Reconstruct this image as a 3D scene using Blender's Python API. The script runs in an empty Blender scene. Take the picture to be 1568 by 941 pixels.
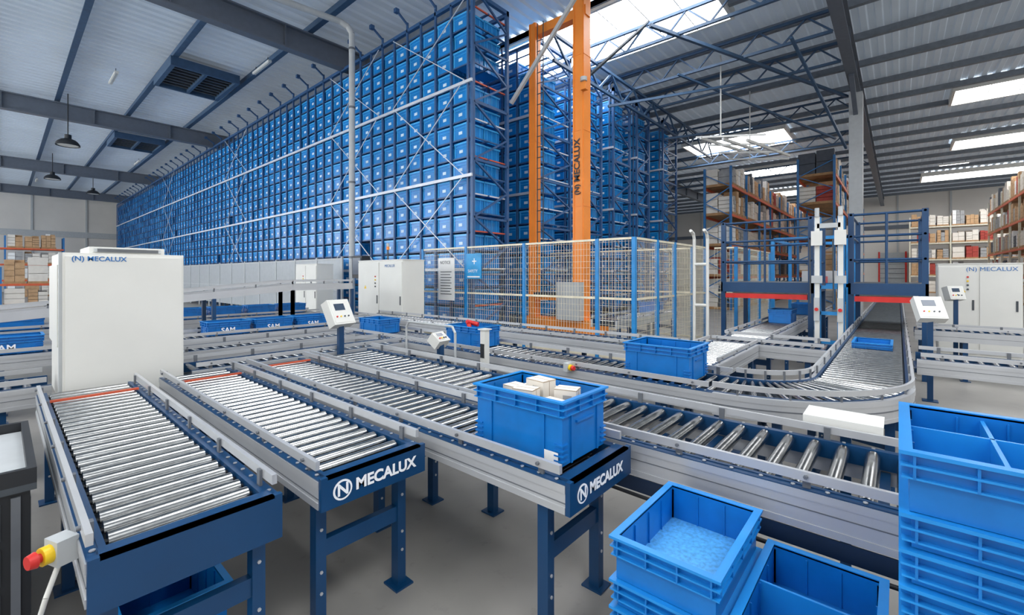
import bpy, math, random
from mathutils import Matrix, Vector
random.seed(7)
R = random.Random(5)
sc = bpy.context.scene
try:
    sc.view_settings.view_transform = 'Standard'
    sc.view_settings.look = 'None'
except Exception:
    pass

# ------------------------------------------------------------ materials
def lin(c):
    return tuple(((v/255)/12.92 if v/255 <= .04045 else (((v/255)+.055)/1.055)**2.4) for v in c)+(1,)
def mat(name, rgb, rough=.5, metal=0., var=.12, scale=6., emit=0., bump=0., spec=.5, alpha=1., coat=0., wear=0.):
    m = bpy.data.materials.new(name); m.use_nodes = True
    nt = m.node_tree; b = nt.nodes['Principled BSDF']
    c = lin(rgb)
    b.inputs['Roughness'].default_value = rough
    b.inputs['Metallic'].default_value = metal
    b.inputs['Specular IOR Level'].default_value = spec
    b.inputs['Alpha'].default_value = alpha
    b.inputs['Coat Weight'].default_value = coat
    tc = nt.nodes.new('ShaderNodeTexCoord')
    nz = nt.nodes.new('ShaderNodeTexNoise'); nz.inputs['Scale'].default_value = scale; nz.inputs['Detail'].default_value = 4
    nt.links.new(tc.outputs['Object'], nz.inputs['Vector'])
    cr = nt.nodes.new('ShaderNodeValToRGB')
    cr.color_ramp.elements[0].position = .3; cr.color_ramp.elements[1].position = .7
    cr.color_ramp.elements[0].color = tuple(v*(1-var) for v in c[:3])+(1,)
    cr.color_ramp.elements[1].color = tuple(min(1, v*(1+var)) for v in c[:3])+(1,)
    nt.links.new(nz.outputs['Fac'], cr.inputs['Fac'])
    out = cr.outputs['Color']
    if wear:
        n2 = nt.nodes.new('ShaderNodeTexNoise'); n2.inputs['Scale'].default_value = scale*7; n2.inputs['Detail'].default_value = 8; n2.inputs['Roughness'].default_value = .7
        nt.links.new(tc.outputs['Object'], n2.inputs['Vector'])
        c2 = nt.nodes.new('ShaderNodeValToRGB'); c2.color_ramp.elements[0].position=.58; c2.color_ramp.elements[1].position=.75
        c2.color_ramp.elements[0].color=(0,0,0,1); c2.color_ramp.elements[1].color=(wear,wear,wear,1)
        nt.links.new(n2.outputs['Fac'], c2.inputs['Fac'])
        mx = nt.nodes.new('ShaderNodeMixRGB'); mx.inputs[2].default_value = tuple(v*.45 for v in c[:3])+(1,)
        nt.links.new(c2.outputs['Color'], mx.inputs[0]); nt.links.new(out, mx.inputs[1]); out = mx.outputs[0]
    nt.links.new(out, b.inputs['Base Color'])
    if bump:
        bp = nt.nodes.new('ShaderNodeBump'); bp.inputs['Strength'].default_value = bump; bp.inputs['Distance'].default_value = .01
        nt.links.new(nz.outputs['Fac'], bp.inputs['Height']); nt.links.new(bp.outputs['Normal'], b.inputs['Normal'])
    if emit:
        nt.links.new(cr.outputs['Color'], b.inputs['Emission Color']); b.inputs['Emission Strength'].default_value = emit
    return m
BLUE = mat('crate_blue', (6,110,188), .34, var=.10, scale=9)
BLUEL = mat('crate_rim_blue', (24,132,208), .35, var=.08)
BLUEF = mat('crate_floor_blue', (74,154,214), .5, var=.25, scale=60)
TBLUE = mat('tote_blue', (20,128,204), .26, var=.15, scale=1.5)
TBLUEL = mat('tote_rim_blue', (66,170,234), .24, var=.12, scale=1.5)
NAVY = mat('navy_paint', (8,60,102), .34, var=.08, wear=.2)
NAVYD = mat('navy_dark', (14,38,66), .5, var=.1)
RACK = mat('rack_steel_blue', (50,88,134), .4, var=.1)
RACKL = mat('rack_beam_galvanised', (210,216,224), .4, .2, var=.05)
ALU = mat('aluminium_profile', (192,194,197), .36, .4, var=.05, scale=3, wear=.15)
ALUD = mat('aluminium_groove', (110,114,120), .5, .3)
ROLL = mat('roller_zinc', (176,177,176), .2, 1., var=.16, scale=22)
WHITE = mat('white_powder_coat', (218,218,213), .45, var=.03, scale=2)
LGREY = mat('light_grey_paint', (180,184,186), .5, var=.05)
DARK = mat('black_plastic', (28,31,36), .5)
DGREY = mat('dark_grey', (64,70,76), .5)
GAPDARK = mat('roller_gap_dark', (60,68,78), .6)  # for an added dark sheet that deepens the gaps between rollers
ORANGE = mat('crane_orange', (242,142,52), .45, var=.06, scale=2)
RED = mat('signal_red', (205,40,35), .4)
ORED = mat('orange_red_strip', (200,86,56), .5)
YEL = mat('signal_yellow', (240,200,30), .4)
MESHW = mat('fence_wire', (222,214,190), .5, .1)
FBLUE = mat('fence_post_blue', (30,130,196), .4)
SIGNB = mat('sign_blue', (40,150,210), .4)
PAPER = mat('paper_white', (236,236,234), .6, var=.02)
LABEL = mat('tote_label', (206,228,242), .4, var=.05)
TEXT = mat('print_white', (240,242,245), .6, var=.01)
TEXTB = mat('print_blue', (40,110,175), .6, var=.01)
TEXTD = mat('print_dark', (50,55,62), .6, var=.01)
CARD = mat('cardboard', (190,154,116), .8, var=.15)
CARDW = mat('carton_white', (226,219,208), .75, var=.05)
CARDE = mat('carton_edge', (176,160,140), .8, var=.05)
GOODS_G = mat('goods_grey', (160,160,160), .7)
GOODS_D = mat('goods_dark', (80,86,96), .7)
GOODS_R = mat('goods_red', (170,66,56), .7)
WOOD = mat('pallet_wood', (170,132,92), .8, var=.2)
ROBEAM = mat('pallet_beam_orange', (212,96,58), .5)
CREAMR = mat('rack_cream', (210,206,188), .5)
RBLUE = mat('pallet_upright_blue', (40,112,172), .45)
FLOOR = mat('concrete_floor', (148,145,140), .42, var=.16, scale=1.1, bump=.05, wear=.35)
ROOFM = mat('roof_deck_glow', (190,202,214), .55, var=.05, scale=.6, emit=.12)  # faint emission over the whole deck, added to brighten the ceiling
GIRD = mat('girder_grey', (98,106,118), .5, var=.06)
PURL = mat('purlin_blue_grey', (54,82,112), .5)
PURLG = mat('purlin_grey', (116,124,134), .5)
WALLM = mat('wall_panel', (216,212,206), .7, var=.05, scale=.5)
SKY = mat('skylight_diffuser', (250,252,255), .5, var=.01, emit=9.5)
WIN = mat('window_glazing', (245,250,255), .3, var=.01, emit=5.5)
SKYL = mat('tube_light', (255,255,255), .5, var=.01, emit=6)
POLY = mat('fence_polycarbonate', (190,196,200), .3, var=.05, alpha=.75)
SCREEN = mat('screen_dark', (60,75,95), .2)

# ------------------------------------------------------------ mesh builder
class MB:
    def __init__(s):
        s.v=[]; s.f=[]; s.mi=[]; s.sm=[]; s.mats=[]; s.T=None
    def _m(s, m):
        if m not in s.mats: s.mats.append(m)
        return s.mats.index(m)
    def add(s, vs, fs, m, smooth=False):
        o=len(s.v)
        if s.T is not None: vs=[tuple(s.T@Vector(v)) for v in vs]
        s.v+=[tuple(v) for v in vs]
        k=s._m(m)
        for f in fs:
            s.f.append(tuple(i+o for i in f)); s.mi.append(k); s.sm.append(smooth)
    def box(s,x0,x1,y0,y1,z0,z1,m):
        if x0>x1:x0,x1=x1,x0
        if y0>y1:y0,y1=y1,y0
        if z0>z1:z0,z1=z1,z0
        s.add([(x0,y0,z0),(x1,y0,z0),(x1,y1,z0),(x0,y1,z0),(x0,y0,z1),(x1,y0,z1),(x1,y1,z1),(x0,y1,z1)],
              [(0,3,2,1),(4,5,6,7),(0,1,5,4),(1,2,6,5),(2,3,7,6),(3,0,4,7)],m)
    def _fr(s,p,q):
        p=Vector(p);q=Vector(q);d=(q-p).normalized()
        up=Vector((0,0,1)) if abs(d.z)<.95 else Vector((0,1,0))
        a=d.cross(up).normalized(); b=a.cross(d).normalized()
        return p,q,a,b
    def cyl(s,p,q,r,m,n=10,r2=None,smooth=True):
        p,q,a,b=s._fr(p,q); r2=r if r2 is None else r2
        vs=[]
        for i in range(n):
            t=2*math.pi*i/n; o=a*math.cos(t)+b*math.sin(t)
            vs.append(p+o*r); vs.append(q+o*r2)
        fs=[(2*i,2*((i+1)%n),2*((i+1)%n)+1,2*i+1) for i in range(n)]
        s.add(vs,fs,m,smooth)
        s.add(vs,[tuple(2*i for i in range(n))[::-1],tuple(2*i+1 for i in range(n))],m)
    def bar(s,p,q,w,h,m):
        p,q,a,b=s._fr(p,q); a=a*w/2;b=b*h/2
        s.add([p-a-b,p+a-b,p+a+b,p-a+b,q-a-b,q+a-b,q+a+b,q-a+b],
              [(0,3,2,1),(4,5,6,7),(0,1,5,4),(1,2,6,5),(2,3,7,6),(3,0,4,7)],m)
    def tube(s,pts,r,m,n=8):
        for i in range(len(pts)-1): s.cyl(pts[i],pts[i+1],r,m,n)
    def dome(s,c,r,m,n=14,k=5,sz=1.,up=1):
        vs=[];fs=[]
        for j in range(k+1):
            ph=math.pi/2*j/k
            for i in range(n):
                t=2*math.pi*i/n
                vs.append((c[0]+r*math.cos(ph)*math.cos(t),c[1]+r*math.cos(ph)*math.sin(t),c[2]+up*sz*r*math.sin(ph)))
        for j in range(k):
            for i in range(n):
                fs.append((j*n+i,j*n+(i+1)%n,(j+1)*n+(i+1)%n,(j+1)*n+i))
        s.add(vs,fs,m,True)
    def obj(s,name,bevel=0):
        me=bpy.data.meshes.new(name)
        me.from_pydata(s.v,[],s.f)
        for m in s.mats: me.materials.append(m)
        me.polygons.foreach_set('material_index',s.mi)
        me.polygons.foreach_set('use_smooth',s.sm)
        me.update()
        o=bpy.data.objects.new(name,me); sc.collection.objects.link(o)
        if bevel:
            b=o.modifiers.new('bevel','BEVEL'); b.width=bevel; b.segments=2; b.limit_method='ANGLE'
        return o

def text(body,size,M,m,parent,name='lettering',align='LEFT',bold=.0):
    c=bpy.data.curves.new(name,'FONT'); c.body=body; c.size=size; c.extrude=.0008; c.offset=bold
    c.align_x=align; c.align_y='CENTER'
    c.materials.append(m)
    o=bpy.data.objects.new(name,c); sc.collection.objects.link(o)
    o.matrix_world=M
    if parent:
        o.parent=parent
    return o
def MYf(x,y,z):
    return Matrix.Translation((x,y,z))@Matrix.Rotation(math.pi/2,4,'X')
def MXf(x,y,z):
    return Matrix.Translation((x,y,z))@Matrix.Rotation(-math.pi/2,4,'Z')@Matrix.Rotation(math.pi/2,4,'X')

# ------------------------------------------------------------ room shell
m=MB(); m.box(-25,62,-30,66,-.1,0,FLOOR); m.obj('floor')
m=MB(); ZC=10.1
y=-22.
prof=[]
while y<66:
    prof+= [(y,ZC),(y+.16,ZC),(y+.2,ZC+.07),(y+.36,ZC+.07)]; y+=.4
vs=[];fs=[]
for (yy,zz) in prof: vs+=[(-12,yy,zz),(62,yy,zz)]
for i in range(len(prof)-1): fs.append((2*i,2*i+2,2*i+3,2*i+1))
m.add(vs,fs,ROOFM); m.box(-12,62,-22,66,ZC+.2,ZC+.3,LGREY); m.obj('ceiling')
m=MB(); m.box(-12,62,66,66.2,0,10.3,WALLM)
for xx in range(-10,62,4): m.box(xx,xx+.15,65.9,66,0,10,LGREY)
m.box(-12,62,65.85,66,5.6,6.2,LGREY); m.obj('wall_left')
m=MB(); m.box(62,62.2,-22,66,0,10.3,WALLM)
for yy in range(-20,66,4): m.box(61.9,62,yy,yy+.15,0,10,LGREY)
m.box(61.85,62,-22,66,6.5,6.9,GIRD); m.obj('wall_right')
m=MB(); m.box(61.7,61.84,-.6,1.6,0,4,LGREY)
for k in range(7): m.box(61.66,61.7,-.5,1.5,.3+k*.5,.34+k*.5,GIRD)
m.box(61.66,61.7,-.65,-.5,0,4.1,RED); m.box(61.66,61.7,1.5,1.65,0,4.1,RED); m.obj('door_1')
m=MB(); m.box(-12.2,-12,10,66,0,3.2,WALLM); m.box(-12.2,-12,10,66,8.2,10.3,WALLM)
y=10.
while y<66: m.box(-12.2,-12,y,y+.6,3.2,8.2,WALLM); y+=7.
m.obj('wall_side')
y=10.6; i=40
while y<65:
    m=MB(); m.box(-12.12,-12.08,y,y+6.4,3.2,8.2,WIN)  # out-of-view windows added to light the rack face, suggested by tote glare
    for k in range(1,4): m.box(-12.14,-12.02,y+k*1.6-.03,y+k*1.6+.03,3.2,8.2,LGREY)
    m.box(-12.14,-12.02,y,y+6.4,5.65,5.75,LGREY)
    m.obj('window_%d'%i); i+=1; y+=7.
for gy in (1.3,15.0,29.8,46.,60.):
    m=MB(); x0=-12 if gy>2 else 6
    m.box(x0,61.8,gy-.16,gy+.16,9.0,9.05,GIRD); m.box(x0,61.8,gy-.02,gy+.02,9.05,9.72,GIRD); m.box(x0,61.8,gy-.16,gy+.16,9.72,9.77,GIRD)
    x=x0
    while x<61:
        m.box(x,x+.03,gy-.14,gy+.14,9.05,9.72,GIRD); x+=3
    m.obj('roof_girder')
m=MB(); x=-11.
while x<61.5:
    c=PURL if x<9 else PURLG
    m.box(x-.05,x+.05,-22,65.8,9.86,10.08,c); m.box(x-.09,x+.09,-22,65.8,9.84,9.86,c); x+=2.55
m.obj('roof_purlins')
for tx in (13.6,16.5,19.,25.,31.,38.):
    m=MB()
    a,b=1.5,14.8
    m.bar((tx,a,9.05),(tx,b,9.05),.09,.09,PURL); m.bar((tx,a,9.7),(tx,b,9.7),.09,.09,PURL)
    n=10; st=(b-a)/n
    for i in range(n):
        y0=a+i*st
        m.bar((tx,y0,9.05),(tx,y0+st/2,9.7),.05,.05,PURL); m.bar((tx,y0+st/2,9.7),(tx,y0+st,9.05),.05,.05,PURL)
    m.obj('roof_truss')
m=MB(); ty=7.9
m.bar((11.,ty,9.0),(26,ty,9.0),.09,.09,PURL); m.bar((11.,ty,8.2),(26,ty,8.2),.09,.09,PURL)
x=11.; s=0
while x<25.5:
    m.bar((x,ty,8.2 if s else 9.),(x+.9,ty,9. if s else 8.2),.06,.06,PURL); x+=.9; s=1-s
m.obj('rack_head_truss')
m=MB()
m.bar((9.42,8.22,6.5),(9.7,5.3,9.78),.09,.09,LGREY); m.bar((13.1,8.2,8.3),(13.6,6.0,9.78),.12,.06,DGREY)
m.bar((14.,7.7,7.6),(19.,3.,9.0),.08,.08,PURL); m.bar((19,7.7,7.6),(25,3,9.),.08,.08,PURL); m.bar((16.,2.5,9.),(22.4,1.6,6.8),.08,.08,PURL)
m.bar((12.5,5.5,9.0),(22.8,1.6,9.0),.1,.1,PURL); m.bar((16,6,8.9),(23,2.,7.4),.07,.07,PURL)
m.obj('roof_bracing')
m=MB()
for (yy,zz) in ((5.7,6.9),(4.9,6.7),(4.1,6.5)):
    m.bar((17.5,yy,zz),(22.0,yy-.6,zz+.25),.07,.1,WHITE)
for x in (17.6,19.,20.5,21.9): m.bar((x,5.9,6.98),(x,3.5,6.6),.05,.07,WHITE)
for x in (17.6,21.9): m.cyl((x,5.0,6.8),(x,5.0,9.85),.025,WHITE)
m.obj('suspended_cable_ladder')
m=MB(); cx,cy=22.8,1.3
m.box(cx-.3,cx+.3,cy-.22,cy-.18,0,9,LGREY); m.box(cx-.3,cx+.3,cy+.18,cy+.22,0,9,LGREY); m.box(cx-.02,cx+.02,cy-.18,cy+.18,0,9,LGREY)
m.box(cx-.3,cx-.27,cy-.18,cy+.18,0,9,LGREY)
m.box(cx-.4,cx+.4,cy-.32,cy+.32,0,.04,LGREY)
m.bar((cx-.1,cy,8.1),(cx-2.5,cy,8.98),.15,.15,GIRD); m.obj('steel_column')
def skylight(x0,x1,y0,y1,i):
    m=MB(); z=9.78
    m.box(x0,x1,y0,y1,z,z+.02,SKY)
    for (a,b,c,d) in ((x0-.1,x0,y0-.1,y1+.1),(x1,x1+.1,y0-.1,y1+.1),(x0,x1,y0-.1,y0),(x0,x1,y1,y1+.1)): m.box(a,b,c,d,z-.03,z+.3,WHITE)
    y=y0+1
    while y<y1-.2: m.box(x0,x1,y-.015,y+.015,z-.01,z+.01,WHITE); y+=1.
    m.obj('window_%d'%i)
sky_and_fill=[(12.0,15.1,4.0,11.8),(28.4,31.6,4.8,10.3),(38,41,4.5,10.5),(50,53,4,12),(27.6,29.8,-7,-1.9),(38,40.6,-7.5,-2.6),(50,53.,-14,-1.5),(35,37,17,27),
    (-4,1,-7,-3),(4.5,8,-8,-3.),(-8,-4,1,7),(1.5,5.5,1.5,4.5),(-10,-6,16,24),(-10,-6,33,41),(9.5,12.,-6,-1.)]  # this row is out of view: skylights added as fill light
for i,(a,b,c,d) in enumerate(sky_and_fill): skylight(a,b,c,d,i+1)
for (hx,hy) in ((5.3,21.8),(5.4,35.)):
    m=MB()
    m.box(hx-1.0,hx+1.0,hy-1.3,hy+1.3,9.66,9.7,DARK)
    for a,b,c,d in ((-1.15,-1.,-1.4,1.4),(1.,1.15,-1.4,1.4),(-1,1,-1.4,-1.3),(-1,1,1.3,1.4),(-.05,.05,-1.3,1.3)): m.box(hx+a,hx+b,hy+c,hy+d,9.5,9.84,PURL)
    for k in range(8): m.box(hx-1,hx+1,hy-1.2+k*.32,hy-1.1+k*.32,9.6,9.64,DGREY)
    m.obj('roof_hatch')
for (lx,ly) in ((3.,24.),(6.6,18.5),(2.5,38.),(6.4,41.),(2,55),(45,-3)):
    m=MB(); m.box(lx-.06,lx+.06,ly-.8,ly+.8,9.62,9.7,WHITE); m.box(lx-.03,lx+.03,ly-.75,ly+.75,9.6,9.62,LGREY if lx!=45 else SKYL)
    m.box(lx-.01,lx+.01,ly-.6,ly-.58,9.7,9.86,DGREY); m.box(lx-.01,lx+.01,ly+.58,ly+.6,9.7,9.86,DGREY); m.obj('strip_light')
for (lx,ly,lz) in ((2.0,28.3,7.5),(2.3,43,8.1),(5,50,8.3)):
    m=MB(); m.dome((lx,ly,lz),.42,DARK,sz=.8); m.cyl((lx,ly,lz+.3),(lx,ly,lz+.5),.12,DARK); m.cyl((lx,ly,lz+.5),(lx,ly,9.85),.02,DARK,6)
    m.cyl((lx,ly,lz+.02),(lx,ly,lz+.03),.36,WHITE,14); m.obj('pendant_lamp')

# ------------------------------------------------------------ storage rack with totes
def tote_template():
    t=MB()
    t.box(.012,.60,-.255,.255,0,.36,TBLUE)
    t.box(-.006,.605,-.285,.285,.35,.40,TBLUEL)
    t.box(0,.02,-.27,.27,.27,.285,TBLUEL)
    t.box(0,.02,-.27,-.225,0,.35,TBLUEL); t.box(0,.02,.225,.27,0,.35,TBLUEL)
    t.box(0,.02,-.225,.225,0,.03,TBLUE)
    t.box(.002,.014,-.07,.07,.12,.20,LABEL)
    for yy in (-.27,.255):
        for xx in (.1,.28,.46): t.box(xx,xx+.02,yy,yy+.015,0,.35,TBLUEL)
    return t
TT=tote_template()
def totes(name,pos):
    m=MB(); m.mats=list(TT.mats)
    n=len(TT.v)
    V=[];F=[];MI=[]
    for k,(x,y,z) in enumerate(pos):
        ca=1.; sa=R.uniform(-.05,.05)
        V+=[(a*ca-b*sa+x,a*sa+b*ca+y,c+z) for a,b,c in TT.v]
        o=k*n
        F+=[tuple(i+o for i in f) for f in TT.f]; MI+=TT.mi
    m.v=V;m.f=F;m.mi=MI;m.sm=[False]*len(F)
    return m.obj(name)
ROWP=.49; Z0=.40; NR=17; COLP=.66
def zrow(r): return Z0+r*ROWP
def rack(x0,x1,y0,ncol,first):
    pos=[]
    yend=y0+ncol*COLP
    for c in range(ncol):
        for r in range(NR):
            if R.random()<.012: continue
            if c>40 and r<3: continue
            yy=y0+.2+COLP*(c+.5); z=zrow(r)
            pos.append((x0+.05+R.uniform(0,.03),yy,z+.012))
            if c<6 or not first:
                pos.append((x0+.70,yy,z+.012))
    m=MB()
    c=0
    while c<=ncol:
        yy=y0+.2+COLP*c
        m.box(x0-.0,x0+.05,yy-.03,yy+.03,0,9.0+(.25 if c%2==0 else 0),RACK)
        if c%2==0 and first:
            m.bar((x0+.02,yy,9.2),(x0-.35,yy,9.45),.05,.05,RACK); m.box(x0-.42,x0-.3,yy-.06,yy+.06,9.38,9.5,RACK)
        c+=1
    for r in range(NR+1):
        z=zrow(r)
        big=(r%5==3)
        m.box(x0+.05,x0+.08,y0+.05,yend+.2,z-.03,z+.008,RACK)
        m.box(x0+.62,x0+.68,y0+.05,yend+.2,z-.03,z+.008,RACK)
        m.box(x1-.1,x1-.06,y0+.05,yend+.2,z-.03,z+.008,RACK)
        m.box(x0+.09,x1-.1,y0+.06,y0+.1,z-.03,z+.005,ORED if r%4==1 and first else (RACKL if r%2 else RACK))
        if big: m.box(x0-.05,x0+.0,y0,yend+.2,z-.08,z-.0,RACKL)
    for xx in (x0,x1-.09): m.box(xx,xx+.09,y0,y0+.09,0,9.1,RACK)
    z=.2; s=0
    while z<8.7:
        m.bar((x0+.06,y0+.03,z),(x1-.06,y0+.03,z+.75),.05,.05,RACK) if s==0 else m.bar((x1-.06,y0+.03,z),(x0+.06,y0+.03,z+.75),.05,.05,RACK)
        if s==0: m.box(x0+.05,x1-.05,y0+.0,y0+.05,z-.03,z+.03,RACK)
        z+=.75; s=1-s
    m.box(x0,x1,y0,y0+.1,9.0,9.1,RACK)
    m.box(x0,x0+.1,y0,yend+.2,8.95,9.05,RACK); m.box(x1-.1,x1,y0,yend+.2,8.95,9.05,RACK)
    if first:
        for yb in (y0+.3,y0+4.3,y0+16,y0+30):
            for (za,zb) in ((1.9,4.3),(4.3,6.8),(6.8,8.9)):
                m.bar((x0-.03,yb,za),(x0-.03,yb+3.2,zb),.022,.022,RACKL); m.bar((x0-.03,yb+3.2,za),(x0-.03,yb,zb),.022,.022,RACKL)
    o=m.obj('storage_rack')
    t=totes('stored_totes',pos); t.parent=o
rack(8.0,9.42,8.3,81,True)
rack(11.0,12.9,8.5,8,False)
rack(13.9,15.2,8.6,6,False)
rack(15.9,17.4,8.5,6,False)
rack(18.0,19.3,8.5,6,False)
rack(20.8,22.6,8.5,6,False)

m=MB(); y=14.
while y<60:
    m.box(7.45,7.5,y-.04,y+.04,0,2.3,LGREY); m.box(7.47,7.48,y+.05,y+1.75,.25,2.2,POLY)
    m.box(7.46,7.49,y,y+1.8,2.2,2.25,LGREY); m.box(7.46,7.49,y,y+1.8,1.15,1.2,LGREY); y+=1.8
m.obj('safety_barrier')

# ------------------------------------------------------------ mesh fence
m=MB(); FX=7.5; FT=2.38
def wires(p0,p1):
    (xa,ya),(xb,yb)=p0,p1; L=math.hypot(xb-xa,yb-ya); n=int(L/.065)
    for i in range(n+1):
        t=i/n; x=xa+(xb-xa)*t; y=ya+(yb-ya)*t
        m.box(x-.0025,x+.0025,y-.0025,y+.0025,.15,FT-.03,MESHW)
    z=.15
    while z<FT:
        m.bar((xa,ya,z),(xb,yb,z),.005,.005,MESHW); z+=.12
    for z in (.15,1.25,FT-.02): m.bar((xa,ya,z),(xb,yb,z),.035,.04,MESHW)
def post(x,y,c=FBLUE):
    m.box(x-.035,x+.035,y-.035,y+.035,0,FT,c); m.box(x-.08,x+.08,y-.08,y+.08,0,.012,c)
py=[3.6,4.35,6.16,8.0,9.7]
for a,b in zip(py[:-1],py[1:]): wires((FX,a+.04),(FX,b-.04))
for a in py: post(FX,a)
px=[7.5,8.5,9.4,10.5,11.4]
for a,b in zip(px[:-1],px[1:]): wires((a+.04,3.6),(b-.04,3.6))
for a in px[1:]: post(a,3.6)
wires((11.4,3.64),(11.4,8.3))
fo=m.obj('mesh_safety_fence')
m=MB(); m.box(7.42,7.44,8.36,8.98,1.05,2.12,PAPER)
for k in range(9): m.box(7.415,7.42,8.46+(k%2)*.05,8.88,1.2+k*.07,1.215+k*.07,TEXTD)
o=m.obj('notice_board'); text('NOTICE',.11,MXf(7.416,8.9,2.0),TEXTD,o)
m=MB(); m.box(7.42,7.44,7.42,7.92,1.6,2.2,SIGNB); m.box(7.417,7.42,7.46,7.88,1.63,1.66,PAPER)
o=m.obj('safety_sign'); text('SAFETY',.1,MXf(7.416,7.86,1.78),TEXT,o); text('+',.3,MXf(7.416,7.73,2.0),TEXT,o)

# ------------------------------------------------------------ stacker crane
m=MB()
def mast(x,y,w,zt):
    m.box(x-w,x+w,y-w,y+w,.45,zt,ORANGE)
    m.box(x+w,x+w+.05,y-.05,y+.05,.6,zt,DGREY)
    m.box(x-w-.02,x-w,y+w-.06,y+w-.02,.6,zt,ORANGE); m.box(x-w-.02,x-w,y-w+.02,y-w+.06,.6,zt,ORANGE)
    for k in range(int((zt-1)/2)): m.box(x-w-.01,x+w+.01,y-w-.01,y+w+.01,1.5+k*2,1.52+k*2,ORANGE)
mast(10.2,6.4,.17,9.4); mast(10.15,7.95,.12,8.9)
m.box(10.08,10.32,6.2,8.1,8.55,8.8,ORANGE)
m.box(10.0,10.4,5.7,8.2,.15,.5,ORANGE); m.box(10.16,10.24,4.0,12,0,.15,LGREY)
m.box(9.75,10.0,6.2,6.9,.5,1.5,LGREY)
m.box(9.9,10.4,6.65,7.75,1.0,1.1,ORANGE); m.box(9.85,10.45,6.65,7.75,1.1,1.2,DGREY)
for z in [1.4+.3*i for i in range(24)]: m.cyl((9.98,7.74,z),(9.98,7.5,z),.012,DGREY,6)
m.cyl((9.98,7.72,1.2),(9.98,7.72,8.8),.015,DGREY,6); m.cyl((9.98,7.52,1.2),(9.98,7.52,8.8),.015,DGREY,6)
m.cyl((9.9,6.15,6.7),(9.9,6.15,6.8),.09,LGREY)
m.box(9.9,10.05,6.1,6.25,6.5,6.72,ORANGE)
cr=m.obj('stacker_crane')
text('MECALUX',.25,Matrix(((0,0,-1,10.008),(0,1,0,6.42),(1,0,0,4.15),(0,0,0,1))),TEXTD,cr,bold=.006)
text('(N)',.2,Matrix(((0,0,-1,10.008),(0,1,0,6.42),(1,0,0,3.8),(0,0,0,1))),TEXTD,cr,bold=.006)

m=MB(); m.cyl((7.1,12.7,.0),(7.1,12.7,9.1),.09,LGREY,16)
for z in (2.2,4.5,6.8,8.6): m.cyl((7.1,12.7,z),(7.1,12.7,z+.06),.105,ALUD,16)
m.tube([(7.1,12.7,9.1),(7.0,12.75,9.3),(6.8,12.85,9.4),(3.,13.4,9.4)],.09,LGREY,12)
m.obj('vertical_pipe')

# ------------------------------------------------------------ cabinets
def cabinet(name,x0,x1,y0,y1,z1,doors=2,base=.1):
    m=MB(); m.box(x0,x1,y0,y1,base,z1,WHITE); m.box(x0+.03,x1-.03,y0+.03,y1-.03,0,base,DGREY)
    m.box(x0-.01,x1+.01,y0-.01,y1+.01,z1,z1+.02,WHITE)
    w=(y1-y0)/doors
    for i in range(doors):
        m.box(x0-.018,x0,y0+i*w+.015,y0+(i+1)*w-.015,base+.05,z1-.04,WHITE)
        m.box(x0-.03,x0-.018,y0+i*w+.06,y0+i*w+.09,1.0,1.2,DGREY)
    for k in range(5): m.box(x0-.022,x0-.018,y0+.15,y0+.4,.4+k*.03,.415+k*.03,DGREY)
    m.add([(x0-.022,y1-.3,1.35),(x0-.022,y1-.4,1.35),(x0-.022,y1-.35,1.44)],[(0,1,2)],YEL)
    for k,c in enumerate((RED,YEL,DGREY,DGREY)): m.cyl((x0-.035,y0+w+.15,1.65-k*.08),(x0-.018,y0+w+.15,1.65-k*.08),.018,c,8)
    return m.obj(name,.006)
o=cabinet('control_cabinet',6.0,6.6,8.5,10.4,2.03)
text('MECALUX',.09,MXf(5.978,9.2,1.9),TEXTB,o)
cabinet('control_cabinet',6.1,6.6,12.9,14.3,2.0)
o=cabinet('control_cabinet',12.5,13.1,-1.75,-.6,1.9)
text('(N) MECALUX',.11,MXf(12.478,-1.0,1.8),TEXTB,o)
m=MB(); m.cyl((6.2,9.4,2.05),(6.2,9.4,2.3),.02,DGREY); m.cyl((6.2,9.4,2.3),(6.2,9.4,2.38),.035,ORANGE); m.cyl((6.2,9.4,2.38),(6.2,9.4,2.46),.035,LGREY)
m.obj('signal_beacon')
m=MB(); m.box(6.5,6.7,11.2,11.26,0,1.6,NAVY); m.box(6.35,6.6,10.85,11.35,1.6,2.2,DARK); m.box(6.335,6.35,10.9,11.3,1.7,2.15,SCREEN); m.box(6.55,6.62,11.1,11.2,1.3,1.6,DARK)
m.obj('display_terminal')
m=MB(); X0,X1,Y0,Y1,ZT=.33,1.14,5.12,6.25,1.88
m.box(X0,X1,Y0,Y1,.62,ZT,WHITE)
m.box(X0+.015,X1-.015,Y0-.02,Y0,.66,ZT-.03,WHITE)
m.box(X0-.025,X0,Y0+.1,Y1-.15,1.1,ZT-.1,WHITE); m.box(X0-.02,X0,Y0+.02,Y0+.07,.66,ZT,LGREY)
m.box(.5,1.02,5.25,5.9,ZT,ZT+.06,WHITE); m.box(.53,.99,5.23,5.25,ZT+.015,ZT+.045,LGREY)
for k in range(8): m.box(.55,.97,5.226,5.23,ZT+.015+k*.004,ZT+.017+k*.004,ALUD)
for xx in (X0+.03,X1-.09):
    for yy in (Y0+.03,Y1-.09): m.box(xx,xx+.06,yy,yy+.06,0,.62,NAVY); m.box(xx-.02,xx+.08,yy-.02,yy+.08,0,.01,NAVY)
o=m.obj('machine_housing',.008)
text('(N) MECALUX',.055,MYf(X0+.05,Y0-.022,1.83),TEXTB,o,bold=.001)

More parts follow.
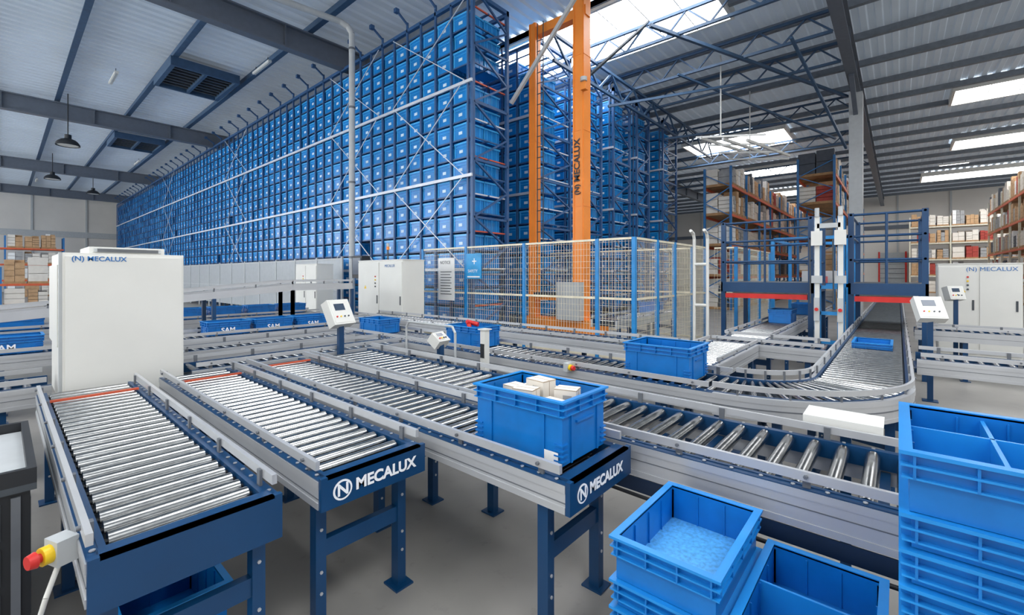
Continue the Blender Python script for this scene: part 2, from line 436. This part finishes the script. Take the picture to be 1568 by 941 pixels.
# ------------------------------------------------------------ conveyors
def conveyor(axis,a0,a1,c0,c1,z=.78,pitch=.08,r=.025,legs=None,guides=(1,1),plate=None,ph=.16,detail=True,n=12,strip=None,gap_sheet=True):
    m=MB()
    def B(p0,p1,q0,q1,z0,z1,mt):
        if axis=='Y': m.box(q0,q1,p0,p1,z0,z1,mt)
        else: m.box(p0,p1,q0,q1,z0,z1,mt)
    def P(a,c,zz): return (c,a,zz) if axis=='Y' else (a,c,zz)
    for s,(e,i) in ((0,(c0,1)),(1,(c1,-1))):
        B(a0,a1,e,e+i*.035,z-ph,z-.005,ALU)
        B(a0,a1,e-i*.004,e,z-ph,z-ph+.03,ALU); B(a0,a1,e-i*.004,e,z-.04,z-.005,ALU)
        B(a0,a1,e-i*.002,e,z-.085,z-.08,ALUD)
        B(a0,a1,e+i*.035,e+i*.055,z-.09,z+.004,NAVY)
        B(a0,a1,e+i*.0,e+i*.035,z-.005,z+.0,NAVY if detail else ALU)
        if guides[s]:
            B(a0+.03,a1-.03,e+i*.0,e+i*.02,z+.035,z+.075,ALU)
            a=a0+.15
            while a<a1-.02:
                B(a-.015,a+.015,e+i*.02,e+i*.032,z-.002,z+.07,ALUD)
                m.cyl(P(a,e+i*.03,z+.055),P(a,e-i*.012,z+.055),.009,ALUD,6)
                a+=.55
    a=a0+pitch*.6
    while a<a1-r:
        m.cyl(P(a,c0+.07,z-r+.004),P(a,c1-.07,z-r+.004),r,ROLL,n)
        if detail:
            m.cyl(P(a,c0+.055,z-r+.004),P(a,c1-.055,z-r+.004),.010,DARK,6)
            m.cyl(P(a,c0+.02,z+.002),P(a,c0+.02,z+.006),.009,ALU,6); m.cyl(P(a,c1-.02,z+.002),P(a,c1-.02,z+.006),.009,ALU,6)
        a+=pitch
    if gap_sheet: B(a0+.01,a1-.01,c0+.056,c1-.056,z-.10,z-.095,GAPDARK)  # dark sheet added below the rollers for contrast
    a=a0+.25
    while a<a1:
        B(a-.02,a+.02,c0+.035,c1-.035,z-.15,z-.102,NAVY); a+=.8
    if legs is None:
        legs=[];a=a0+.2
        while a<a1-.1: legs.append(a); a+=1.4
    for a in legs:
        for c in (c0+.035,c1-.085):
            B(a-.03,a+.03,c,c+.05,.0,z-ph+.0,NAVY)
            B(a-.06,a+.06,c-.03,c+.08,0,.01,NAVY)
            m.cyl(P(a+.045,c+.06,.01),P(a+.045,c+.06,.03),.01,ALU,6)
            for zz in (.2,.3,.5): m.cyl(P(a-.031,c+.025,zz),P(a-.036,c+.025,zz),.008,ALU,6)
        B(a-.02,a+.02,c0+.085,c1-.085,.36,.44,NAVY)
    if plate is not None:
        B(a0-.025,a0,c0+.0,c1+.0,z-plate,z+.012,NAVY)
        B(a0-.025,a0+.05,c0+.03,c1-.03,z+.0,z+.012,NAVY)
        B(a0,a0+.05,c0+.03,c1-.03,z-plate,z-plate+.01,NAVY)
    if strip is not None:
        B(strip-.012,strip+.012,c0+.05,c1-.05,z+.01,z+.025,ORED)
    return m
def logo(o,x,y,z,s):
    mm=MB(); mm.cyl((x,y,z),(x,y-.002,z),s*.62,TEXT,24); mm.cyl((x,y-.002,z),(x,y-.003,z),s*.5,NAVY,24)
    l=mm.obj('logo_ring'); l.parent=o
    text('N',s*1.0,MYf(x,y-.004,z),TEXT,o,align='CENTER',bold=.002)
    text('MECALUX',s*1.0,MYf(x+s*.85,y-.002,z),TEXT,o,bold=.0025)
m=conveyor('Y',1.96,4.98,.18,.77,plate=.17,ph=.15,pitch=.104,r=.034,legs=[2.05,3.4,4.8],strip=4.55,n=20)
m.tube([(.02,2.05,.62),(.01,2.2,.35),(.05,2.3,.2),(.2,2.4,.03)],.012,DARK)
m.obj('roller_conveyor',0)
m=conveyor('Y',1.95,4.98,.93,1.50,plate=.135,ph=.13,pitch=.1,r=.028,legs=[2.08,3.5,4.8],strip=4.55,n=18)
o=m.obj('roller_conveyor'); logo(o,1.03,1.924,.715,.075)
m=conveyor('Y',1.10,4.98,1.62,2.20,plate=.135,ph=.13,pitch=.1,r=.027,legs=[1.25,2.65,4.2],strip=4.7,n=18)
o=m.obj('roller_conveyor'); logo(o,1.72,1.074,.715,.07)
m=conveyor('Y',-2.6,4.98,2.26,3.04,pitch=.125,r=.031,ph=.17,legs=[-2.,-.6,.75,2.2,3.6,4.8],n=18,gap_sheet=False)
m.box(2.252,2.262,-2.6,4.9,.53,.605,NAVYD)
m.tube([(2.25,-2.5,.52),(2.25,.2,.5),(2.25,1.6,.52)],.01,DARK)
m.obj('roller_conveyor')
conveyor('Y',1.1,6.9,3.65,4.35,pitch=.1,legs=[1.5,2.9,4.3,5.8,6.7]).obj('roller_conveyor')
m=MB(); C=(4.85,1.1); ri,ro=.5,1.2; z=.78
def arc(r0,r1,z0,z1,mt,n=20):
    for i in range(n):
        t0=math.pi+math.pi/2*i/n; t1=math.pi+math.pi/2*(i+1)/n
        pts=[]
        for zz in (z0,z1):
            for (rr,t) in ((r0,t0),(r1,t0),(r1,t1),(r0,t1)): pts.append((C[0]+rr*math.cos(t),C[1]+rr*math.sin(t),zz))
        m.add(pts,[(0,3,2,1),(4,5,6,7),(0,1,5,4),(1,2,6,5),(2,3,7,6),(3,0,4,7)],mt)
arc(ro-.035,ro,z-.17,z,ALU); arc(ri,ri+.035,z-.17,z,ALU); arc(ro-.055,ro-.035,z-.09,z+.004,NAVY); arc(ri+.035,ri+.055,z-.09,z+.004,NAVY)
arc(ri+.056,ro-.056,z-.1,z-.095,GAPDARK)  # same added dark sheet, following the bend
arc(ro,ro+.004,z-.04,z,ALU); arc(ro,ro+.004,z-.17,z-.14,ALU); arc(ro,ro+.002,z-.09,z-.08,ALUD)
arc(ro-.02,ro,z+.045,z+.085,ALU); arc(ri,ri+.02,z+.045,z+.085,ALU)
for i in range(16):
    t=math.pi+math.pi/2*(i+.5)/16; c,s_=math.cos(t),math.sin(t)
    m.cyl((C[0]+(ri+.055)*c,C[1]+(ri+.055)*s_,z-.021),(C[0]+(ro-.055)*c,C[1]+(ro-.055)*s_,z-.021),.018,ROLL,12,r2=.025)
    if i%3==1:
        for rr in (ro-.025,ri+.025): m.cyl((C[0]+rr*c,C[1]+rr*s_,z),(C[0]+rr*c,C[1]+rr*s_,z+.08),.009,ALUD,6)
for t in (1.12,1.38):
    c,s_=math.cos(math.pi*t),math.sin(math.pi*t)
    for rr in (ri+.07,ro-.07):
        x,y=C[0]+rr*c,C[1]+rr*s_; m.box(x-.03,x+.03,y-.03,y+.03,0,z-.17,NAVY); m.box(x-.06,x+.06,y-.06,y+.06,0,.01,NAVY)
    m.bar((C[0]+(ri+.07)*c,C[1]+(ri+.07)*s_,.4),(C[0]+(ro-.07)*c,C[1]+(ro-.07)*s_,.4),.04,.07,NAVY)
m.obj('curved_roller_conveyor')
conveyor('X',4.86,22,-.1,.6,pitch=.11,detail=False,n=10).obj('roller_conveyor')
conveyor('Y',2.05,9.4,5.3,5.95,pitch=.11,detail=False,n=8).obj('roller_conveyor')
conveyor('X',4.75,6.5,1.38,2.0,pitch=.11,detail=False,n=8).obj('roller_conveyor')
conveyor('X',7.2,15,1.38,2.0,pitch=.11,detail=False,n=8).obj('roller_conveyor')
conveyor('Y',.65,2.0,6.52,7.17,pitch=.11,detail=False,n=8).obj('roller_conveyor')
conveyor('Y',-6,-.15,6.52,7.17,pitch=.11,detail=False,n=8).obj('roller_conveyor')
conveyor('Y',-8,-.2,10.,10.6,pitch=.11,detail=False,n=8).obj('roller_conveyor')
conveyor('Y',-2.4,-1.0,4.9,5.5,z=.6,pitch=.11,detail=False,n=8).obj('roller_conveyor')
conveyor('X',1.2,3.6,5.06,5.62,pitch=.11,detail=False,n=10).obj('roller_conveyor')
conveyor('X',-3,.28,5.3,5.9,pitch=.11,detail=False,n=10).obj('roller_conveyor')
conveyor('X',1.3,3.6,6.35,6.95,pitch=.11,detail=False,n=10).obj('roller_conveyor')
conveyor('X',-3,5.2,7.6,8.2,pitch=.11,detail=False,n=8).obj('roller_conveyor')
conveyor('X',-3,5.2,10.8,11.4,pitch=.11,detail=False,n=8).obj('roller_conveyor')
conveyor('X',8.0,11.2,4.2,4.8,pitch=.11,detail=False,n=8).obj('roller_conveyor')
m=MB()
def seg(p,q,y0=9.3,y1=9.9):
    for yy in (y0,y1): m.bar((p[0],yy,p[1]),(q[0],yy,q[1]),.04,.13,ALU); m.bar((p[0],yy,p[1]+.13),(q[0],yy,q[1]+.13),.03,.04,ALU)
    m.bar((p[0],(y0+y1)/2,p[1]),(q[0],(y0+y1)/2,q[1]),y1-y0-.06,.04,DGREY)
    n=int((q[0]-p[0])/.7)+1
    for i in range(n+1):
        t=i/n; x=p[0]+(q[0]-p[0])*t; zz=p[1]+(q[1]-p[1])*t
        for yy in (y0,y1):
            m.box(x-.01,x+.01,yy-.015,yy+.015,zz,zz+.13,ALUD)
            if i%2==0: m.box(x-.03,x+.03,yy-.03,yy+.03,0,zz-.06,NAVY)
        if i%2==0: m.box(x-.02,x+.02,y0,y1,.6,.66,NAVY)
seg((-3,.85),(3.9,1.44)); seg((3.9,1.44),(5.2,1.44)); m.obj('inclined_conveyor')
m=MB(); m.cyl((6.9,-2.6,.45),(6.9,-2.2,.45),.13,DARK,16); m.box(6.7,7.1,-2.2,-2.05,.3,.61,DARK); m.box(6.8,7.0,-2.6,-2.2,0,.33,DARK); m.obj('drive_motor')

# ------------------------------------------------------------ crates
def crate_geo(m,cx,cy,z0,lx,ly,H,div=None,tall=False,floor=BLUE,ins=.02):
    hx,hy=lx/2-ins,ly/2-ins; t=.007; z1=z0+H
    def b(x0,x1,y0,y1,a,c,mt=BLUE): m.box(cx+x0,cx+x1,cy+y0,cy+y1,a,c,mt)
    b(-hx+t,hx-t,-hy+t,hy-t,z0+.004,z0+.012,floor)
    b(-hx,-hx+t,-hy,hy,z0,z1-.004); b(hx-t,hx,-hy,hy,z0,z1-.004); b(-hx+t,hx-t,-hy,-hy+t,z0,z1-.004); b(-hx+t,hx-t,hy-t,hy,z0,z1-.004)
    def ring(za,zb,o,mt,inn=0):
        X,Y=lx/2-o,ly/2-o
        b(-X,-hx+inn,-Y,Y,za,zb,mt); b(hx-inn,X,-Y,Y,za,zb,mt); b(-hx+inn,hx-inn,-Y,-hy+inn,za,zb,mt); b(-hx+inn,hx-inn,hy-inn,Y,za,zb,mt)
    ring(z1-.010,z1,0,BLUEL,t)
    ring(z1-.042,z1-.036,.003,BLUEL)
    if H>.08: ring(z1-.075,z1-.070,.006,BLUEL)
    n=int(lx/.14)
    for i in range(n+1):
        x=-hx+.01+(2*hx-.02)*i/n
        b(x-.003,x+.003,-ly/2+.005,-hy,z1-.075,z1-.012); b(x-.003,x+.003,hy,ly/2-.005,z1-.075,z1-.012)
        b(x-.003,x+.003,-hy+t,-hy+t+.006,z0+.012,z1-.02); b(x-.003,x+.003,hy-t-.006,hy-t,z0+.012,z1-.02)
    n=int(ly/.13)
    for i in range(n+1):
        y=-hy+.01+(2*hy-.02)*i/n
        b(-lx/2+.005,-hx,y-.003,y+.003,z1-.075,z1-.012); b(hx,lx/2-.005,y-.003,y+.003,z1-.075,z1-.012)
        b(-hx+t,-hx+t+.006,y-.003,y+.003,z0+.012,z1-.02); b(hx-t-.006,hx-t,y-.003,y+.003,z0+.012,z1-.02)
    if tall:
        for f in (-.62,.62):
            b(hx*f-.006,hx*f+.006,-hy-.008,-hy,z0,z1-.08); b(hx*f-.006,hx*f+.006,hy,hy+.008,z0,z1-.08)
            b(-hx-.008,-hx,hy*f-.006,hy*f+.006,z0,z1-.08); b(hx,hx+.008,hy*f-.006,hy*f+.006,z0,z1-.08)
        for zz in (.02,.045,.07,.095):
            for sx in (-1,1):
                for sy in (-1,1):
                    xa,xb=sorted((sx*hx*.8,sx*(hx+.010))); ya,yb=sorted((sy*hy,sy*(hy+.010)))
                    b(xa,xb,ya,yb,z0+zz,z0+zz+.007)
                    xa,xb=sorted((sx*hx,sx*(hx+.010))); ya,yb=sorted((sy*hy*.85,sy*hy))
                    b(xa,xb,ya,yb,z0+zz,z0+zz+.007)
        b(-.08,.08,-hy-.012,-hy,z1-.125,z1-.115) if ly>lx else b(-hx-.012,-hx,-.08,.08,z1-.125,z1-.115)
    if div:
        for (ax,v) in div:
            if ax=='x': b(v-.005,v+.005,-hy+t,hy-t,z0+.012,z1-.02,BLUEL)
            else: b(-hx+t,hx-t,v-.005,v+.005,z0+.012,z1-.02,BLUEL)
def crate(cx,cy,z0,lx=.4,ly=.6,H=.3,tall=True,**k):
    m=MB(); crate_geo(m,cx,cy,z0,lx,ly,H,tall=tall,**k); return m
ZR=.786
m=crate(1.945,1.49,ZR,.43,.61,.31)
m.box(1.743,1.745,1.225,1.315,ZR+.012,ZR+.062,PAPER)
bx=[(1.83,1.66,.1,.25,.08,.11),(1.95,1.67,-.1,.27,.1,.10),(2.07,1.66,.0,.24,.08,.12),
    (1.84,1.50,.2,.30,.09,.12),(1.97,1.50,-.12,.325,.10,.13),(2.08,1.49,.1,.26,.06,.12),
    (1.85,1.34,-.1,.26,.10,.11),(1.98,1.33,.3,.30,.09,.12),(2.08,1.34,.0,.22,.05,.12)]
for (x,y,a,h,w,l) in bx:
    m.T=Matrix.Translation((x,y,ZR+.012))@Matrix.Rotation(a,4,'Z')
    m.box(-w/2,w/2,-l/2,l/2,0,h,CARDW); m.box(-.002,.002,-l/2-.0005,l/2+.0005,.1,h+.001,CARDE)
    m.box(-w/2-.0008,-w/2,-l*.3,l*.1,h-.07,h-.03,GOODS_G)
    m.box(-w/2,w/2,-l/2-.001,-l/2,h-.006,h,CARDE); m.box(-w/2-.001,-w/2,-l/2,l/2,h-.005,h,CARDE)
m.T=None
m.obj('filled_plastic_crate')
crate(4.03,1.62,ZR,.5,.62,.29).obj('plastic_crate')
m=crate(4.05,4.2,ZR,.45,.6,.26); m.tube([(3.95,4.1,ZR+.01),(3.98,4.2,ZR+.27),(4.05,4.3,ZR+.29),(4.1,4.15,ZR+.26)],.03,RED); m.obj('plastic_crate')
m=crate(4.0,6.3,ZR,.4,.6,.22); m.obj('plastic_crate')
for x in (2.3,2.95,3.6,.05,-.65): 
    m=crate(x,7.9,ZR,.6,.4,.2); o=m.obj('plastic_crate')
    text('SAM',.1,MYf(x-.12,7.69,ZR+.07),TEXT,o,bold=.002)
for x in (4.6,3.9,3.2,2.5,.2): crate(x,11.1,ZR,.6,.4,.22).obj('plastic_crate')
crate(10.3,4.5,ZR,.6,.4,.25).obj('plastic_crate')
crate(9.9,1.69,ZR,.6,.4,.25).obj('plastic_crate')
crate(7.3,.25,ZR,.6,.4,.07,tall=False).obj('plastic_tray')
crate(12.3,1.69,ZR,.6,.4,.25).obj('plastic_crate')
crate(.5,2.6,0.004,.4,.6,.3).obj('plastic_crate')
def stack(cx,cy,lx,ly,n,hs,top,div=None,z=0.004,floor=BLUE):
    m=MB()
    for i in range(n): crate_geo(m,cx,cy,z,lx,ly,hs-.002,ins=.026); z+=hs
    crate_geo(m,cx,cy,z,lx,ly,top,div=div,floor=floor,ins=.022)
    return m
m=stack(1.85,.645,.6,.41,5,.104,.165,floor=BLUEF); m.box(1.547,1.5495,.62,.66,.34,.38,PAPER); m.obj('crate_stack')
m=stack(1.87,.225,.6,.40,4,.0975,.17,div=[('x',.02)]); m.obj('crate_stack')
m=stack(1.88,-.21,.6,.42,11,.0966,.165,div=[('x',.05),('y',.0)]); m.obj('crate_stack')

# ------------------------------------------------------------ emergency stops, small items
def estop(x,y,z,dx,dy,s=1.):
    m=MB()
    m.T=Matrix.Translation((x,y,z))@Matrix.Rotation(math.atan2(dy,dx),4,'Z')
    m.box(-.01*s,.06*s,-.045*s,.045*s,-.05*s,.05*s,LGREY)
    m.cyl((.06*s,0,0),(.09*s,0,0),.036*s,YEL,16); m.cyl((.09*s,0,0),(.105*s,0,0),.018*s,RED,12); m.cyl((.105*s,0,0),(.13*s,0,0),.032*s,RED,16,r2=.026*s)
    m.T=None
    return m
m=estop(.16,2.2,.75,-.8,-.3,.85)
m.tube([(.13,2.18,.70),(.1,2.15,.62),(.07,2.15,.5),(.09,2.15,.38),(.14,2.1,.28),(.2,2.0,.1)],.008,WHITE); m.obj('emergency_stop_button')
estop(3.63,2.45,.80,-.2,-.98,.8).obj('emergency_stop_button')
def panel(x,y,z,w,h,yaw,tilt):
    m=MB()
    m.box(x-.03,x+.03,y-.03,y+.03,0,z-.02,NAVY); m.box(x-.08,x+.08,y-.08,y+.08,0,.012,NAVY)
    m.T=Matrix.Translation((x,y,z))@Matrix.Rotation(yaw,4,'Z')@Matrix.Rotation(tilt,4,'X')
    m.box(-w/2,w/2,-.02,.10,-h/2,h/2,WHITE)
    m.box(-w/2+.02,w/2-.02,-.024,-.02,-h/2+.02,h/2-.02,WHITE)
    m.box(-w*.28,w*.2,-.027,-.024,h*.05,h*.32,SCREEN)
    for k,c in enumerate((RED,YEL,DGREY,DGREY)): m.cyl((-w*.3+k*w*.18,-.035,-h*.2),(-w*.3+k*w*.18,-.024,-h*.2),.010,c,8)
    return m.obj('touchscreen_stand',.004)
panel(2.66,5.02,1.25,.3,.32,.2,-.5)
panel(3.34,4.0,.97,.2,.15,.2,-.9)
panel(8.2,-.32,1.25,.3,.34,-1.2,-.6)
panel(10.9,-.75,1.38,.26,.24,-.9,-.3)
m=MB(); m.box(3.42,3.49,3.36,3.43,0,1.1,WHITE); m.box(3.4,3.51,3.34,3.45,1.1,1.11,WHITE); m.box(3.36,3.55,3.3,3.49,0,.012,WHITE)
m.box(3.41,3.42,3.37,3.42,.8,.95,DARK); m.obj('sensor_post')
m=MB(); m.tube([(3.3,4.6,0),(3.3,4.6,1.05),(3.3,4.55,1.12),(3.3,3.75,1.12),(3.3,3.7,1.05),(3.3,3.7,0)],.014,LGREY); m.obj('handrail')
m=MB(); m.box(3.06,3.30,.06,.42,.87,.89,WHITE); m.box(3.06,3.07,.06,.42,.84,.87,WHITE); m.box(3.12,3.16,.2,.25,0,.87,NAVY); m.box(3.08,3.2,.16,.29,0,.01,NAVY); m.obj('drive_cover')
m=MB()
m.box(-.8,.09,3.0,3.95,.05,.72,DARK); m.box(-.82,.11,2.98,3.97,.72,.75,DGREY)
for a,b,c,d in ((-.82,.11,2.98,3.01),(-.82,.11,3.94,3.97),(.08,.11,3.01,3.94)): m.box(a,b,c,d,.75,.82,DARK)
m.box(-.8,.08,3.02,3.93,.755,.77,LGREY)
m.box(.03,.06,2.985,3.0,.1,.7,ALUD)
for k in range(3): m.box(-.7,.0,2.99,3.0,.12+k*.2,.28+k*.2,DGREY)
m.box(.09,.095,3.1,3.85,.1,.65,DGREY)
for (a,b) in ((-.75,3.05),(-.75,3.85),(.0,3.05),(.0,3.85)): m.cyl((a,b+.02,.03),(a+.03,b+.02,.03),.03,DGREY,10)
m.obj('tool_cabinet')

# ------------------------------------------------------------ platforms & lifts
def platform(y0,y1):
    m=MB(); x0,x1=9.6,11.4
    m.box(x0,x1,y0,y1,1.52,1.55,DGREY); m.box(x0-.04,x0,y0,y1,1.36,1.55,NAVY); m.box(x1,x1+.04,y0,y1,1.36,1.55,NAVY)
    m.box(x0,x1,y0-.04,y0,1.36,1.55,NAVY); m.box(x0,x1,y1,y1+.04,1.36,1.55,NAVY); m.box(x0-.02,x0+.06,y0+.05,y1-.05,1.24,1.33,RED)
    m.box(x0+.3,x1-.3,y0+.1,y1-.1,1.3,1.36,ALU)
    for x in (x0+.0,x1-.08):
        for y in (y0-.04,y1-.04): m.box(x,x+.08,y,y+.08,0,2.75,NAVY)
    for z in (1.95,2.35,2.72):
        m.cyl((x0+.04,y0,z),(x0+.04,y1,z),.02,NAVY,8); m.cyl((x1-.04,y0,z),(x1-.04,y1,z),.02,NAVY,8)
        m.cyl((x0,y0,z),(x1,y0,z),.02,NAVY,8); m.cyl((x0,y1,z),(x1,y1,z),.02,NAVY,8)
    m.cyl((x0+.04,(y0+y1)/2,1.55),(x0+.04,(y0+y1)/2,2.72),.02,NAVY,8)
    m.obj('maintenance_platform')
platform(1.2,2.68); platform(-.32,.62)
m=MB()
for y in (1.07,.74):
    m.box(9.3,9.38,y-.035,y+.035,0,2.7,WHITE); m.box(9.38,9.44,y-.05,y+.05,0,2.7,FBLUE); m.box(9.25,9.3,y-.04,y+.04,.9,1.3,LGREY); m.box(9.24,9.3,y-.08,y+.08,2.2,2.45,WHITE); m.box(9.27,9.3,y-.08,y+.08,1.55,1.68,LGREY)
    m.cyl((9.3,y,2.7),(9.3,y,2.85),.035,LGREY,10); m.cyl((9.24,y,1.1),(9.22,y,1.1),.03,RED,10)
    m.tube([(9.26,y+.09,1.2),(9.26,y+.1,2.3)],.012,DGREY,6)
m.box(9.3,9.4,.74,1.07,2.5,2.58,LGREY)
for z in (.5,1.0,1.45): m.box(9.38,9.44,.74,1.07,z,z+.06,FBLUE)
m.obj('vertical_lift_frame')
m=MB()
for y in (2.8,3.05): m.tube([(9.0,y,0),(9.0,y,2.4),(8.95,y,2.5),(8.8,y,2.55)],.03,WHITE,10)
m.tube([(9.0,2.8,1.1),(9.0,3.05,1.1)],.03,WHITE); m.tube([(9.0,2.8,1.9),(9.0,3.05,1.9)],.03,WHITE); m.obj('guard_post')
m=MB()
for y in (-3.2,-4.4): m.tube([(8.6,y,0),(8.6,y,1.1)],.025,YEL)
m.tube([(8.6,-3.2,1.1),(8.6,-4.4,1.1)],.025,YEL); m.tube([(8.6,-3.2,.6),(8.6,-4.4,.6)],.025,YEL); m.obj('guard_rail')
m=MB()
wires((11.8,3.),(15.5,3.)); wires((11.8,3.),(11.8,3.5))
for x in (11.8,13.,14.2,15.5): post(x,3.)
m.obj('mesh_safety_fence')
m=MB()
for x in (13.,15.4):
    for y in (.85,2.4): m.box(x,x+.08,y,y+.08,0,2.6,FBLUE)
for z in (1.4,2.55):
    m.box(13,15.48,.85,.91,z,z+.08,FBLUE); m.box(13,15.48,2.42,2.48,z,z+.08,FBLUE); m.box(13,13.08,.85,2.48,z,z+.08,FBLUE); m.box(15.4,15.48,.85,2.48,z,z+.08,FBLUE)
m.box(13.2,14.2,1.4,1.6,1.48,1.65,RED); m.box(14.4,15.2,1.2,2.0,1.48,1.8,LGREY); m.obj('transfer_frame')

# ------------------------------------------------------------ pallet racks
def prack(x0,x1,y0,y1,levels,bay,up,bm,axis='X',fill=1.,lh=1.5):
    m=MB(); zt=levels[-1]+.9
    def B(a,b,c,d,z0,z1,mt):
        if axis=='X': m.box(a,b,c,d,z0,z1,mt)
        else: m.box(c,d,a,b,z0,z1,mt)
    def P(a,c,z): return (a,c,z) if axis=='X' else (c,a,z)
    if axis=='X': a0,a1,c0,c1=x0,x1,y0,y1
    else: a0,a1,c0,c1=y0,y1,x0,x1
    n=max(1,round((a1-a0)/bay)); w=(a1-a0)/n
    for i in range(n+1):
        a=a0+i*w
        for c in (c0,c1-.1): B(a-.05,a+.05,c,c+.1,0,zt,up)
        z=.3;s=0
        while z<zt-.7:
            m.bar(P(a,c0+.05,z+(.7 if s else 0)),P(a,c1-.05,z+(0 if s else .7)),.04,.04,up); z+=.7;s=1-s
    for z in levels:
        for c in (c0-.02,c1-.04): B(a0,a1,c,c+.06,z-.12,z,bm)
    for i in range(n):
        for z in [0.0]+list(levels):
            a=a0+i*w+.1
            while a<a0+(i+1)*w-.85:
                if R.random()<fill:
                    B(a,a+.82,c0,c1,z+.0,z+.12,WOOD)
                    h=R.uniform(.8,lh-.3 if z<levels[-1] else 1.4)
                    k=R.choice([1,2,2,3]); mt=R.choice([CARD,CARDW,CARDW,CARD,GOODS_G,GOODS_R,CARDW,GOODS_D])
                    ww=.76/k
                    for q in range(k):
                        for (ya,yb) in ((c0+.04,(c0+c1)/2-.01),((c0+c1)/2+.01,c1-.04)):
                            hh=h*R.uniform(.75,1.); m2=mt if R.random()<.6 else R.choice([CARD,CARDW,GOODS_G,PAPER])
                            nz=R.choice([2,3,4]); 
                            for s in range(nz):
                                B(a+.03+q*ww,a+.03+(q+1)*ww-.015,ya+R.uniform(0,.04),yb,z+.12+s*hh/nz,z+.12+(s+1)*hh/nz-.02,m2)
                a+=.87
    m.obj('pallet_rack')
prack(22.9,46,6.0,7.3,[1.6,3.1,4.6,6.0],2.8,RBLUE,ROBEAM)
prack(26.5,50,2.3,3.9,[1.8,3.5,5.2,6.6],2.8,RBLUE,ROBEAM,lh=1.6)
prack(56,57.3,-9,-.8,[1.6,3.1,4.6,6.1],2.8,CREAMR,CREAMR,axis='Y')
prack(24,50,-6.9,-5.2,[1.6,3.2,4.8,6.3],2.8,CREAMR,ROBEAM)
prack(-9,3.3,50,51.2,[1.3,2.5,3.7],2.8,RBLUE,ROBEAM,lh=1.2)
prack(-9,3.0,36,37.0,[1.2],2.8,RBLUE,ROBEAM,lh=1.2)

# ------------------------------------------------------------ light & camera
w=bpy.data.worlds.new('World'); sc.world=w; w.use_nodes=True
bg=w.node_tree.nodes['Background']; bg.inputs[0].default_value=(1,.99,.97,1); bg.inputs[1].default_value=1.45

cd=bpy.data.cameras.new('Camera'); cam=bpy.data.objects.new('Camera',cd); sc.collection.objects.link(cam)
cam.location=(0,0,1.7); cam.rotation_euler=(math.pi/2,0,math.radians(-49))
cd.sensor_width=36; cd.lens=681/1568*36; cd.shift_y=-50.5/1568; cd.clip_end=300; cd.clip_start=.05
sc.camera=cam
